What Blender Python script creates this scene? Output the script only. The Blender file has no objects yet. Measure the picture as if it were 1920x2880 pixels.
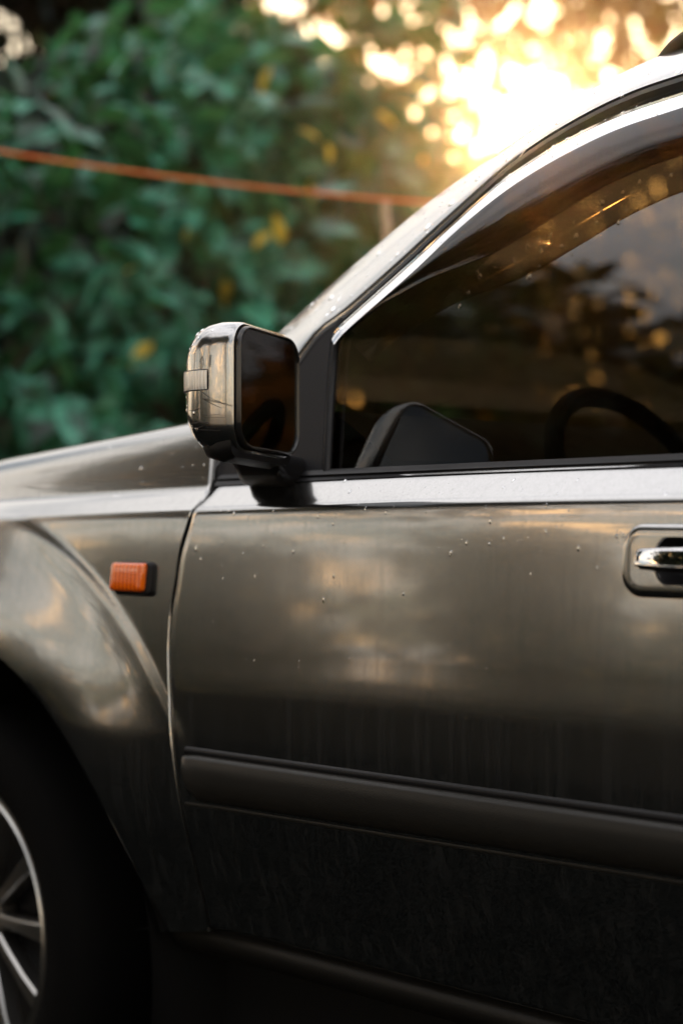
import bpy, bmesh, math, random
import numpy as np
from mathutils import Vector, Matrix

# ------------------------------------------------------------------ camera
scene = bpy.context.scene
CAM = Vector((1.845, -1.549, 1.02)); FPX = 4800.0
YAW = math.radians(45)
FWD = Vector((-math.sin(YAW), math.cos(YAW), 0)); RIGHT = Vector((math.cos(YAW), math.sin(YAW), 0))
cd = bpy.data.cameras.new('camera'); cam = bpy.data.objects.new('camera', cd)
scene.collection.objects.link(cam); scene.camera = cam
cam.location = CAM; cam.rotation_euler = (math.radians(90), 0, YAW)
cd.sensor_fit = 'VERTICAL'; cd.sensor_height = 36; cd.lens = 60
cd.clip_start = 0.02; cd.clip_end = 3000
cd.dof.use_dof = True; cd.dof.focus_distance = 2.10; cd.dof.aperture_fstop = 2.2

# ------------------------------------------------------------------ sky, sun, exposure
SUN_EL = math.atan2(0.230, 1.006)
SUN_V = (FWD + RIGHT * 0.1125 + Vector((0, 0, 0.230))).normalized()
SUN_AZ = math.atan2(SUN_V.x, SUN_V.y)              # clockwise from +Y
world = bpy.data.worlds.new('World'); scene.world = world; world.use_nodes = True
wt = world.node_tree; wt.nodes.clear()
def wn(t, **k):
    n = wt.nodes.new(t)
    for a, b in k.items(): setattr(n, a, b)
    return n
sky = wn('ShaderNodeTexSky', sky_type='NISHITA', sun_disc=False)
sky.sun_elevation = SUN_EL; sky.sun_rotation = SUN_AZ; sky.altitude = 100; sky.air_density = 1.2; sky.dust_density = 2.0; sky.ozone_density = 1.0
tc = wn('ShaderNodeTexCoord'); sep = wn('ShaderNodeSeparateXYZ'); wt.links.new(tc.outputs['Generated'], sep.inputs[0])
zmx = wn('ShaderNodeMath', operation='MAXIMUM'); wt.links.new(sep.outputs['Z'], zmx.inputs[0]); zmx.inputs[1].default_value = 0.0
zad = wn('ShaderNodeMath', operation='ADD'); wt.links.new(zmx.outputs[0], zad.inputs[0]); zad.inputs[1].default_value = 0.12
dv = wn('ShaderNodeVectorMath', operation='DIVIDE'); cz = wn('ShaderNodeCombineXYZ')
for i in range(3): wt.links.new(zad.outputs[0], cz.inputs[i])
wt.links.new(tc.outputs['Generated'], dv.inputs[0]); wt.links.new(cz.outputs[0], dv.inputs[1])
nz = wn('ShaderNodeTexNoise'); nz.inputs['Scale'].default_value = 1.9; nz.inputs['Detail'].default_value = 7; nz.inputs['Roughness'].default_value = 0.58; nz.inputs['Distortion'].default_value = 0.35
mpg = wn('ShaderNodeMapping'); mpg.inputs['Scale'].default_value = (0.75, 1.25, 1.0); mpg.inputs['Rotation'].default_value = (0, 0, 0.6); mpg.inputs['Location'].default_value = (3.1, 1.7, 0)
wt.links.new(dv.outputs[0], mpg.inputs[0]); wt.links.new(mpg.outputs[0], nz.inputs['Vector'])
rmp = wn('ShaderNodeMapRange', interpolation_type='SMOOTHSTEP'); rmp.inputs['From Min'].default_value = 0.36; rmp.inputs['From Max'].default_value = 0.63
wt.links.new(nz.outputs['Fac'], rmp.inputs['Value'])
elr = wn('ShaderNodeMapRange', interpolation_type='SMOOTHSTEP'); elr.inputs['From Min'].default_value = 0.35; elr.inputs['From Max'].default_value = 0.9; wt.links.new(zmx.outputs[0], elr.inputs['Value'])
ccol = wn('ShaderNodeMix', data_type='RGBA'); ccol.inputs['A'].default_value = (9.6, 8.9, 8.0, 1); ccol.inputs['B'].default_value = (12.5, 12.2, 12.4, 1)   # evening clouds: golden low, pale overhead
wt.links.new(elr.outputs[0], ccol.inputs['Factor'])
mixc = wn('ShaderNodeMix', data_type='RGBA', blend_type='LIGHTEN'); wt.links.new(ccol.outputs['Result'], mixc.inputs['B'])
cv = wn('ShaderNodeMath', operation='MULTIPLY_ADD', use_clamp=True); wt.links.new(elr.outputs[0], cv.inputs[0]); cv.inputs[1].default_value = 0.6; wt.links.new(rmp.outputs[0], cv.inputs[2])
fm = wn('ShaderNodeMath', operation='MULTIPLY'); wt.links.new(cv.outputs[0], fm.inputs[0]); fm.inputs[1].default_value = 0.9
wt.links.new(fm.outputs[0], mixc.inputs['Factor']); wt.links.new(sky.outputs[0], mixc.inputs['A'])
bg = wn('ShaderNodeBackground'); bg.inputs['Strength'].default_value = 0.10
nz2 = wn('ShaderNodeTexNoise'); nz2.inputs['Scale'].default_value = 2.6; nz2.inputs['Detail'].default_value = 6; nz2.inputs['Roughness'].default_value = 0.6; nz2.inputs['Distortion'].default_value = 0.8
mp2 = wn('ShaderNodeMapping'); mp2.inputs['Location'].default_value = (7.3, 2.2, 0.4); mp2.inputs['Scale'].default_value = (1.0, 1.0, 1.0); wt.links.new(dv.outputs[0], mp2.inputs[0]); wt.links.new(mp2.outputs[0], nz2.inputs['Vector'])
rm2 = wn('ShaderNodeMapRange', interpolation_type='SMOOTHSTEP'); rm2.inputs['From Min'].default_value = 0.545; rm2.inputs['From Max'].default_value = 0.65; wt.links.new(nz2.outputs['Fac'], rm2.inputs['Value'])
low = wn('ShaderNodeMapRange', interpolation_type='SMOOTHSTEP'); low.inputs['From Min'].default_value = 0.45; low.inputs['From Max'].default_value = 0.2; wt.links.new(zmx.outputs[0], low.inputs['Value'])
gm = wn('ShaderNodeMath', operation='MULTIPLY'); wt.links.new(rm2.outputs[0], gm.inputs[0]); wt.links.new(low.outputs[0], gm.inputs[1])
mixg = wn('ShaderNodeMix', data_type='RGBA', blend_type='LIGHTEN'); wt.links.new(gm.outputs[0], mixg.inputs['Factor']); wt.links.new(mixc.outputs['Result'], mixg.inputs['A']); mixg.inputs['B'].default_value = (38.0, 21.0, 8.0, 1)
wt.links.new(mixg.outputs['Result'], bg.inputs[0])
wo = wn('ShaderNodeOutputWorld'); wt.links.new(bg.outputs[0], wo.inputs[0])

sl = bpy.data.lights.new('sun', 'SUN'); sun = bpy.data.objects.new('sun', sl); scene.collection.objects.link(sun)
sl.energy = 5.0; sl.angle = math.radians(0.5); sl.color = (1.0, 0.52, 0.19)
sun.rotation_euler = SUN_V.to_track_quat('Z', 'Y').to_euler(); sun.location = (0, 8, 8)

vs = scene.view_settings
vs.view_transform = 'Standard'; vs.look = 'None'; vs.exposure = 0.8; vs.gamma = 1.0; vs.use_curve_mapping = False
scene.render.engine = 'CYCLES'
cy = scene.cycles
cy.use_denoising = True; cy.max_bounces = 10; cy.diffuse_bounces = 3; cy.glossy_bounces = 5; cy.transmission_bounces = 6; cy.transparent_max_bounces = 16; cy.volume_bounces = 0
cy.sample_clamp_indirect = 6; cy.caustics_reflective = False; cy.caustics_refractive = False

# ------------------------------------------------------------------ helpers
rng = random.Random(7); nr = np.random.default_rng(11)
COL = scene.collection
def at(px, py, Y):
    """point on the plane y = Y seen at a photograph pixel (1920 x 2880): a survey tool for real positions"""
    d = FWD + RIGHT * ((px - 960) / FPX) + Vector((0, 0, (1440 - py) / FPX))
    return CAM + d * ((Y - CAM.y) / d.y)
def ray(px, py, Z):
    return CAM + (FWD + RIGHT * ((px - 960) / FPX) + Vector((0, 0, (1440 - py) / FPX))) * Z
def rz(R, Z, z=0.0):
    p = CAM + RIGHT * R + FWD * Z; return Vector((p.x, p.y, z))
def pchip(xs, ys):
    xs = np.array(xs, float); ys = np.array(ys, float); o = np.argsort(xs); xs = xs[o]; ys = ys[o]
    h = np.diff(xs); d = np.diff(ys) / h; m = np.zeros(len(xs)); m[0] = d[0]; m[-1] = d[-1]
    for i in range(1, len(xs) - 1):
        if d[i-1] * d[i] > 0:
            w1 = 2*h[i] + h[i-1]; w2 = h[i] + 2*h[i-1]; m[i] = (w1 + w2) / (w1/d[i-1] + w2/d[i])
    def f(x):
        if x <= xs[0]: return float(ys[0] + m[0] * (x - xs[0]))
        if x >= xs[-1]: return float(ys[-1] + m[-1] * (x - xs[-1]))
        i = int(np.searchsorted(xs, x)) - 1; i = max(0, min(i, len(h) - 1)); t = (x - xs[i]) / h[i]
        return float((2*t**3-3*t**2+1)*ys[i] + (t**3-2*t**2+t)*h[i]*m[i] + (-2*t**3+3*t**2)*ys[i+1] + (t**3-t**2)*h[i]*m[i+1])
    return f
def spline(pts, n):
    """resample a 3D polyline with Catmull-Rom"""
    pts = [Vector(p) for p in pts]; q = [pts[0]*2 - pts[1]] + pts + [pts[-1]*2 - pts[-2]]
    segs = len(pts) - 1; L = [0.0]; dense = []
    for i in range(segs):
        a, b, c, d = q[i:i+4]
        for k in range(24):
            t = k / 24
            dense.append(0.5 * ((2*b) + (c-a)*t + (2*a-5*b+4*c-d)*t*t + (3*b-a-3*c+d)*t**3))
    dense.append(pts[-1])
    for i in range(1, len(dense)): L.append(L[-1] + (dense[i] - dense[i-1]).length)
    out = []; j = 0
    for k in range(n):
        s = L[-1] * k / (n - 1)
        while j < len(L) - 2 and L[j+1] < s: j += 1
        t = (s - L[j]) / max(1e-9, L[j+1] - L[j]); out.append(dense[j].lerp(dense[j+1], min(1, max(0, t))))
    return out
def sstep(a, b, x):
    t = min(1, max(0, (x - a) / (b - a))); return t*t*(3-2*t)

def link(o, parent=None):
    COL.objects.link(o)
    if parent is not None:
        o.parent = parent
        if parent.type == 'EMPTY': o.matrix_parent_inverse = Matrix.Translation(-parent.location)
    return o
def mob(name, verts, faces, mat, parent=None, smooth=True, sharp=None):
    me = bpy.data.meshes.new(name); me.from_pydata([tuple(v) for v in verts], [], faces); me.validate(); me.update()
    if smooth:
        me.polygons.foreach_set('use_smooth', [True] * len(me.polygons))
        if sharp is not None: me.set_sharp_from_angle(angle=math.radians(sharp))
    if mat: me.materials.append(mat)
    return link(bpy.data.objects.new(name, me), parent)
def bob(name, bm, mat, parent=None, smooth=True, sharp=40):
    me = bpy.data.meshes.new(name); bm.normal_update(); bm.to_mesh(me); bm.free()
    if smooth:
        me.polygons.foreach_set('use_smooth', [True] * len(me.polygons)); me.set_sharp_from_angle(angle=math.radians(sharp))
    if mat: me.materials.append(mat)
    return link(bpy.data.objects.new(name, me), parent)
class MB:
    def __init__(s): s.v = []; s.f = []
    def rows(s, rows, closed=False, cap0=False, cap1=False):
        n = len(rows[0]); b = len(s.v)
        for r in rows: s.v += [Vector(p) for p in r]
        m = n if closed else n - 1
        for i in range(len(rows) - 1):
            for j in range(m):
                k = (j + 1) % n
                s.f.append((b+i*n+j, b+i*n+k, b+(i+1)*n+k, b+(i+1)*n+j))
        if cap0: s.f.append(tuple(b + j for j in range(n))[::-1])
        if cap1: s.f.append(tuple(b + (len(rows)-1)*n + j for j in range(n)))
        return s
    def tube(s, path, rad, n=8, cap=True):
        rows = []; up = Vector((0.13, 0.2, 0.97))
        for i, p in enumerate(path):
            t = (path[min(i+1, len(path)-1)] - path[max(i-1, 0)]).normalized()
            a = t.cross(up)
            if a.length < 1e-3: a = t.cross(Vector((1, 0, 0)))
            a.normalize(); b = t.cross(a); r = rad[i] if hasattr(rad, '__len__') else rad
            rows.append([p + a*(r*math.cos(2*math.pi*k/n)) + b*(r*math.sin(2*math.pi*k/n)) for k in range(n)])
        return s.rows(rows, True, cap, cap)
    def box(s, c, h, M=None):
        b = len(s.v)
        for sx in (-1, 1):
            for sy in (-1, 1):
                for sz in (-1, 1):
                    p = Vector((sx*h[0], sy*h[1], sz*h[2])); s.v.append((M @ p if M else p) + Vector(c))
        for f in ((0,1,3,2),(4,6,7,5),(0,4,5,1),(2,3,7,6),(0,2,6,4),(1,5,7,3)): s.f.append(tuple(b+i for i in f))
        return s
    def outward(s, ref=Vector((0, -1, .3))):
        a = Vector()
        for f in s.f:
            p = [s.v[i] for i in f]; a += (p[1] - p[0]).cross(p[2] - p[0])
        if a.dot(ref) < 0: s.f = [f[::-1] for f in s.f]
        return s
    def build(s, name, mat, parent=None, smooth=True, sharp=40): return mob(name, s.v, s.f, mat, parent, smooth, sharp)
def bevel(o, w, seg=2):
    m = o.modifiers.new('bevel', 'BEVEL'); m.width = w; m.segments = seg; m.limit_method = 'ANGLE'; m.angle_limit = math.radians(35); return o
def rrect(hw, hh, r, n=6):
    """rounded rectangle loop (u, v), counter-clockwise"""
    out = []
    for cx, cy, a0 in ((hw-r, hh-r, 0), (-hw+r, hh-r, 90), (-hw+r, -hh+r, 180), (hw-r, -hh+r, 270)):
        for k in range(n + 1):
            a = math.radians(a0 + 90*k/n); out.append((cx + r*math.cos(a), cy + r*math.sin(a)))
    return out
def empty(name, loc, label, cat, group=None):
    o = bpy.data.objects.new(name, None); o.location = loc; o.empty_display_size = .2; COL.objects.link(o)
    o['label'] = label; o['category'] = cat
    if group: o['group'] = group
    return o
def tag(o, label, cat, group=None):
    o['label'] = label; o['category'] = cat
    if group: o['group'] = group
    return o

# ------------------------------------------------------------------ materials
def mat(name):
    m = bpy.data.materials.new(name); m.use_nodes = True; t = m.node_tree
    return m, t, t.nodes['Principled BSDF'], lambda a, b: t.links.new(a, b)
def simple(name, col, rough=.5, metal=0, coat=0, spec=.5):
    m, t, b, L = mat(name)
    b.inputs['Base Color'].default_value = (*col, 1); b.inputs['Roughness'].default_value = rough
    b.inputs['Metallic'].default_value = metal; b.inputs['Coat Weight'].default_value = coat; b.inputs['Specular IOR Level'].default_value = spec
    return m
def nd(t, typ, **k):
    n = t.nodes.new(typ)
    for a, b in k.items():
        if a.startswith('i_'): n.inputs[a[2:].replace('_', ' ')].default_value = b
        else: setattr(n, a, b)
    return n

def make_paint():
    m, t, b, L = mat('champagne_paint')
    co = nd(t, 'ShaderNodeTexCoord')
    mp = nd(t, 'ShaderNodeMapping'); mp.inputs['Scale'].default_value = (90, 90, 2.6); L(co.outputs['Object'], mp.inputs[0])
    st = nd(t, 'ShaderNodeTexNoise', i_Scale=1.0, i_Detail=5, i_Roughness=.6); L(mp.outputs[0], st.inputs['Vector'])       # run-off streaks
    sp = nd(t, 'ShaderNodeTexNoise', i_Scale=300, i_Detail=4, i_Roughness=.8); L(co.outputs['Object'], sp.inputs['Vector'])  # dust specks
    bl = nd(t, 'ShaderNodeTexNoise', i_Scale=5, i_Detail=4); L(co.outputs['Object'], bl.inputs['Vector'])
    a = nd(t, 'ShaderNodeMapRange'); a.inputs['From Min'].default_value = .50; a.inputs['From Max'].default_value = .72; L(st.outputs[0], a.inputs[0])
    c = nd(t, 'ShaderNodeMapRange'); c.inputs['From Min'].default_value = .45; c.inputs['From Max'].default_value = .75; L(sp.outputs[0], c.inputs[0])
    d = nd(t, 'ShaderNodeMath', operation='MULTIPLY'); L(c.outputs[0], d.inputs[0]); L(bl.outputs[0], d.inputs[1])
    e = nd(t, 'ShaderNodeMath', operation='MULTIPLY_ADD'); L(a.outputs[0], e.inputs[0]); e.inputs[1].default_value = .28; L(d.outputs[0], e.inputs[2])
    f = nd(t, 'ShaderNodeMath', operation='MULTIPLY', use_clamp=True); L(e.outputs[0], f.inputs[0]); f.inputs[1].default_value = .34
    mx = nd(t, 'ShaderNodeMix', data_type='RGBA'); L(f.outputs[0], mx.inputs['Factor'])
    mx.inputs['A'].default_value = (.345, .345, .34, 1); mx.inputs['B'].default_value = (.070, .072, .070, 1)
    L(mx.outputs['Result'], b.inputs['Base Color'])
    mt = nd(t, 'ShaderNodeMath', operation='MULTIPLY_ADD'); L(f.outputs[0], mt.inputs[0]); mt.inputs[1].default_value = -.35; mt.inputs[2].default_value = 1.0; L(mt.outputs[0], b.inputs['Metallic'])
    b.inputs['Roughness'].default_value = .19
    b.inputs['Coat IOR'].default_value = 2.0
    b.inputs['Coat Weight'].default_value = 1.0
    cr = nd(t, 'ShaderNodeMath', operation='MULTIPLY_ADD'); L(f.outputs[0], cr.inputs[0]); cr.inputs[1].default_value = .3; cr.inputs[2].default_value = .03; L(cr.outputs[0], b.inputs['Coat Roughness'])
    fl = nd(t, 'ShaderNodeTexNoise', i_Scale=2600, i_Detail=1); L(co.outputs['Object'], fl.inputs['Vector'])
    bp = nd(t, 'ShaderNodeBump', i_Strength=.018, i_Distance=.0004); L(fl.outputs[0], bp.inputs['Height']); L(bp.outputs[0], b.inputs['Normal'])
    return m
PAINT = make_paint()
def make_plastic(name, col, rough, bump=.15, scale=900):
    m, t, b, L = mat(name)
    co = nd(t, 'ShaderNodeTexCoord'); n = nd(t, 'ShaderNodeTexNoise', i_Scale=scale, i_Detail=3); L(co.outputs['Object'], n.inputs['Vector'])
    n2 = nd(t, 'ShaderNodeTexNoise', i_Scale=14, i_Detail=5); L(co.outputs['Object'], n2.inputs['Vector'])
    bp = nd(t, 'ShaderNodeBump', i_Strength=bump, i_Distance=.001); L(n.outputs[0], bp.inputs['Height']); L(bp.outputs[0], b.inputs['Normal'])
    mr = nd(t, 'ShaderNodeMapRange'); mr.inputs['To Min'].default_value = rough - .1; mr.inputs['To Max'].default_value = rough + .15; L(n2.outputs[0], mr.inputs[0]); L(mr.outputs[0], b.inputs['Roughness'])
    b.inputs['Base Color'].default_value = (*col, 1); b.inputs['Specular IOR Level'].default_value = .2
    return m
BLACK = make_plastic('black_trim_plastic', (.008, .008, .009), .42)
SAIL = make_plastic('dark_grey_grained_plastic', (.010, .010, .012), .42)
RUBBER = make_plastic('rubber_seal', (.01, .01, .011), .38, .05)
MOULD = make_plastic('grey_moulding_plastic', (.020, .019, .017), .32, .35, 500)
ROCKER = make_plastic('dusty_shaded_rocker', (.009, .0085, .0075), .5, .5, 300)  # dusty body paint with the sill's shade put into a near-black colour
TYRE = make_plastic('tyre_rubber', (.0035, .0035, .0035), .85); TYRE.node_tree.nodes['Principled BSDF'].inputs['Specular IOR Level'].default_value = .05
GLOSSBLACK = simple('gloss_black', (.01, .01, .01), .16)
LINER = simple('arch_liner', (.006, .006, .006), .9, spec=.1)
CABIN = make_plastic('cabin_trim', (.012, .011, .010), .8)
SEAT = make_plastic('seat_fabric', (.018, .016, .014), .9, .3, 700)
CHROME = simple('chrome', (.78, .78, .80), .05, 1)
ALLOY = simple('alloy', (.42, .41, .39), .3, 1)
MIRRORG = simple('mirror_glass', (.16, .17, .18), .015, 1)
def glass(name, tint, fres=1.0, rough=0.0, dust=.0):
    m, t, b, L = mat(name); out = t.nodes['Material Output']; t.nodes.remove(b)
    tr = nd(t, 'ShaderNodeBsdfTransparent'); tr.inputs[0].default_value = (*tint, 1)
    gl = nd(t, 'ShaderNodeBsdfGlossy'); gl.inputs['Roughness'].default_value = rough; gl.inputs[0].default_value = (1, 1, 1, 1)
    fr = nd(t, 'ShaderNodeFresnel'); ge = nd(t, 'ShaderNodeNewGeometry')
    io = nd(t, 'ShaderNodeMapRange'); io.inputs['To Min'].default_value = 1.52; io.inputs['To Max'].default_value = 1 / 1.52      # thin pane: the same from both sides
    L(ge.outputs['Backfacing'], io.inputs[0]); L(io.outputs[0], fr.inputs['IOR']); mu = nd(t, 'ShaderNodeMath', operation='MULTIPLY', use_clamp=True); L(fr.outputs[0], mu.inputs[0]); mu.inputs[1].default_value = fres
    mx = nd(t, 'ShaderNodeMixShader'); L(mu.outputs[0], mx.inputs[0]); L(tr.outputs[0], mx.inputs[1]); L(gl.outputs[0], mx.inputs[2])
    last = mx
    if dust:
        co = nd(t, 'ShaderNodeTexCoord'); n = nd(t, 'ShaderNodeTexNoise', i_Scale=160, i_Detail=6, i_Roughness=.75); L(co.outputs['Object'], n.inputs['Vector'])
        mr = nd(t, 'ShaderNodeMapRange'); mr.inputs['From Min'].default_value = .5; mr.inputs['From Max'].default_value = .8; mr.inputs['To Max'].default_value = dust; L(n.outputs[0], mr.inputs[0])
        df = nd(t, 'ShaderNodeBsdfDiffuse'); df.inputs[0].default_value = (.3, .25, .18, 1)
        last = nd(t, 'ShaderNodeMixShader'); L(mr.outputs[0], last.inputs[0]); L(mx.outputs[0], last.inputs[1]); L(df.outputs[0], last.inputs[2])
    L(last.outputs[0], out.inputs[0]); return m
GLASS = glass('tinted_glass', (.15, .105, .055), 1.6, 0, .012)
SCREEN = glass('windscreen_glass', (.6, .62, .58), 1.6)
SMOKE = glass('smoked_acrylic', (.22, .14, .07), 1.0, .05, .015)
WATER = simple('water_drop', (.9, .92, .92), .0); WATER.node_tree.nodes['Principled BSDF'].inputs['Transmission Weight'].default_value = 1; WATER.node_tree.nodes['Principled BSDF'].inputs['IOR'].default_value = 1.33
def ribbed(name, col, trans, scale, col2=None):
    m, t, b, L = mat(name)
    b.inputs['Base Color'].default_value = (*col, 1); b.inputs['Roughness'].default_value = .12; b.inputs['Transmission Weight'].default_value = trans; b.inputs['Coat Weight'].default_value = 1
    co = nd(t, 'ShaderNodeTexCoord'); w = nd(t, 'ShaderNodeTexWave', i_Scale=scale, bands_direction='X'); L(co.outputs['Object'], w.inputs['Vector'])
    bp = nd(t, 'ShaderNodeBump', i_Strength=.6, i_Distance=.002); L(w.outputs[1], bp.inputs['Height']); L(bp.outputs[0], b.inputs['Normal'])
    mx = nd(t, 'ShaderNodeMix', data_type='RGBA'); mx.inputs['A'].default_value = (*(col2 or col), 1); mx.inputs['B'].default_value = (*col, 1); L(w.outputs[1], mx.inputs['Factor']); L(mx.outputs['Result'], b.inputs['Base Color'])  # rib relief is also painted in as darker bands
    return m
AMBER = ribbed('amber_lens', (.98, .18, .008), .0, 35, (.62, .075, .003))
CLEARL = ribbed('clear_ribbed_lens', (.92, .87, .78), .05, 60, (.75, .69, .6))
def leafmat(name, c1, c2, trans=.35, scale=1.3, rough=.38, tcol=None):
    m, t, b, L = mat(name); out = t.nodes['Material Output']
    co = nd(t, 'ShaderNodeTexCoord'); n = nd(t, 'ShaderNodeTexNoise', i_Scale=scale, i_Detail=3); L(co.outputs['Object'], n.inputs['Vector'])
    n2 = nd(t, 'ShaderNodeTexNoise', i_Scale=9, i_Detail=2); L(co.outputs['Object'], n2.inputs['Vector'])
    ad = nd(t, 'ShaderNodeMath', operation='MULTIPLY_ADD'); L(n2.outputs[0], ad.inputs[0]); ad.inputs[1].default_value = .8; L(n.outputs[0], ad.inputs[2])
    mr = nd(t, 'ShaderNodeMapRange'); mr.inputs['From Min'].default_value = .74; mr.inputs['From Max'].default_value = 1.10; L(ad.outputs[0], mr.inputs[0])  # steep blend puts lit and shaded leaf contrast into the colour
    mx = nd(t, 'ShaderNodeMix', data_type='RGBA'); mx.inputs['A'].default_value = (*c1, 1); mx.inputs['B'].default_value = (*c2, 1); L(mr.outputs[0], mx.inputs['Factor'])
    L(mx.outputs['Result'], b.inputs['Base Color']); b.inputs['Roughness'].default_value = rough
    tl = nd(t, 'ShaderNodeBsdfTranslucent')
    if tcol: tl.inputs[0].default_value = (*tcol, 1)
    else: L(mx.outputs['Result'], tl.inputs[0])
    ms = nd(t, 'ShaderNodeMixShader'); ms.inputs[0].default_value = trans
    L(b.outputs[0], ms.inputs[1]); L(tl.outputs[0], ms.inputs[2]); L(ms.outputs[0], out.inputs[0])
    return m
LEAF_TEAL = leafmat('leaf_blue_green', (.003, .024, .015), (.080, .38, .25), .3, tcol=(.08, .24, .06))
LEAF_MID = leafmat('leaf_mid_green', (.006, .04, .018), (.11, .38, .16), .4, tcol=(.16, .19, .03))
LEAF_YEL = leafmat('leaf_yellow_green', (.05, .08, .02), (.14, .14, .03), .5, tcol=(.32, .22, .03))
LEAF_GOLD = leafmat('leaf_golden_brown', (.045, .04, .012), (.11, .06, .015), .5, tcol=(.35, .15, .02))  # brown leaves with a golden translucent tint
LEAF_ACC = leafmat('leaf_sunlit_yellow', (.7, .45, .04), (.9, .66, .1), .5, tcol=(.9, .6, .08))  # sunlit highlights put into the colour of single yellow leaves
LEAF_DARK = leafmat('leaf_shaded_evergreen', (.006, .02, .011), (.014, .04, .02), .2)  # near-black green: shadow among the leaves put into the colour
def bark(name, c):
    m, t, b, L = mat(name); co = nd(t, 'ShaderNodeTexCoord'); mp = nd(t, 'ShaderNodeMapping'); mp.inputs['Scale'].default_value = (9, 9, 1.6); L(co.outputs['Object'], mp.inputs[0])
    n = nd(t, 'ShaderNodeTexNoise', i_Scale=3, i_Detail=6); L(mp.outputs[0], n.inputs['Vector'])
    mx = nd(t, 'ShaderNodeMix', data_type='RGBA'); mx.inputs['A'].default_value = (*[x*.5 for x in c], 1); mx.inputs['B'].default_value = (*[x*1.4 for x in c], 1); L(n.outputs[0], mx.inputs['Factor']); L(mx.outputs['Result'], b.inputs['Base Color'])
    b.inputs['Roughness'].default_value = .9; bp = nd(t, 'ShaderNodeBump', i_Strength=.7, i_Distance=.02); L(n.outputs[0], bp.inputs['Height']); L(bp.outputs[0], b.inputs['Normal']); return m
BARK = bark('bark', (.06, .042, .028))
STAKE = bark('weathered_wood', (.10, .075, .05))
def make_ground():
    m, t, b, L = mat('shaded_earth'); co = nd(t, 'ShaderNodeTexCoord')
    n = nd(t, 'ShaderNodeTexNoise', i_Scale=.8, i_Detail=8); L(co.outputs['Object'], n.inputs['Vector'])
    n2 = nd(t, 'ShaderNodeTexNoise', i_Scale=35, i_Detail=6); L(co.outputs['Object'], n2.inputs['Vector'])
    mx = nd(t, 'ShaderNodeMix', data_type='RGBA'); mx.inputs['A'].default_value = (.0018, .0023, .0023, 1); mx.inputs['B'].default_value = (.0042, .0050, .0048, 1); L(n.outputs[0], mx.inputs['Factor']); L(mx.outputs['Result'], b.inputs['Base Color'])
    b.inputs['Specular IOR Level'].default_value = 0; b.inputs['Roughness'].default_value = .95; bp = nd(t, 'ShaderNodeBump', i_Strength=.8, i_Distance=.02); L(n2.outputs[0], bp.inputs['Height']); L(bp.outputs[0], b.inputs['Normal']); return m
GROUND = make_ground()  # near-black earth: ground shade put into the colour to darken the lower doors
ROPE = simple('orange_twine', (.85, .22, .05), .6)
STRING = simple('dried_creeper', (.5, .39, .27), .8)

# ------------------------------------------------------------------ ground and bank
def ground_z(x, y):
    R = (Vector((x, y, 0)) - CAM).dot(RIGHT); Z = (Vector((x, y, 0)) - CAM).dot(FWD)
    b = 1.5 * sstep(9.0, 15.0, Z) * sstep(60, 30, abs(R))
    return b + (0.03 * math.sin(x*1.7) * math.cos(y*1.3) if Z > 5 else 0)
axis = sorted(set([-900, -500, -250, -120, -70, -50, -40, -34] + [x*.75 for x in range(-40, 41)] + [34, 40, 50, 70, 120, 250, 500, 900]))
gv = [(x, y, ground_z(x, y)) for y in axis for x in axis]; n_ = len(axis)
gf = [(j*n_+i, j*n_+i+1, (j+1)*n_+i+1, (j+1)*n_+i) for j in range(n_-1) for i in range(n_-1)]
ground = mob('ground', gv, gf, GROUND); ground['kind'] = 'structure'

# ------------------------------------------------------------------ the car: surface functions (car points to -X, near side at y = 0)
W = 1.78
creasez = pchip([-1.5, -.9, -.483, 0, .526, .81, 1.9, 2.9], [.955, .993, 1.011, 1.023, 1.034, 1.037, 1.052, 1.06])
prof = pchip([.055, .040, .030, .020, .010, .004, .0005, -.004, -.012, -.04, -.09, -.15, -.20, -.26, -.31, -.36, -.42, -.50, -.56, -.60, -.64],
             [.062, .046, .034, .024, .014, .008, .004, .0012, -.0002, -.0034, -.0076, -.0124, -.0160, -.0192, -.0195, -.0165, -.0085, .013, .032, .043, .050])
WC = Vector((-.632, 0, .335)); RW = .355; ARCH = .485; AC = Vector((-.585, 0, .33))
RWC = Vector((2.02, 0, .335))
def side_y(X, z):
    y = prof(z - creasez(X))
    for c in (AC, RWC):
        dx = X - c.x; dz = z - c.z; r = math.hypot(dx, dz)
        if r < .8: y += -.0026 * sstep(.706, .686, r) - .020 * sstep(.70, .49, r)
    if X < -.75: y += .10 * sstep(-.75, -1.5, X)**1.5
    if X > 2.3: y += .14 * sstep(2.3, 3.0, X)
    return y
def on_side(px, py, off=0):
    Y = 0
    for _ in range(12):
        p = at(px, py, Y); Y = side_y(p.x, p.z) + off
    return p
def gy(z): return .05 + (z - 1.06) * .33 - .03 * ((z - 1.06) / .5) * (1 - (z - 1.06) / .5)      # side glass / greenhouse plane
def on_glass(px, py, off=0):
    Y = .1
    for _ in range(16):
        p = at(px, py, Y); Y = gy(p.z) + off
    return p

car = empty('suv', (.75, .89, 0), 'wet champagne grey sport utility car filling the foreground', 'car')

# door gap
gap_px = [(604,1381),(575,1400),(547,1430),(534,1459),(510,1541),(494,1639),(481,1736),(477,1800),(477,1892),(482,2030),(493,2144),(509,2259),(528,2351),(551,2443),(574,2534),(585,2603)]
gp = [on_side(x, y) for x, y in gap_px[2:]]
zs_ = [p.z for p in gp] + [creasez(0) + .03, creasez(0) + .055]; xs_ = [p.x for p in gp] + [.010, .012]
gapx = pchip(zs_, xs_)
ZBOT = .428
reargap = pchip([.40, .6, .8, 1.0, 1.1], [1.075, 1.09, 1.085, 1.06, 1.05])

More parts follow.
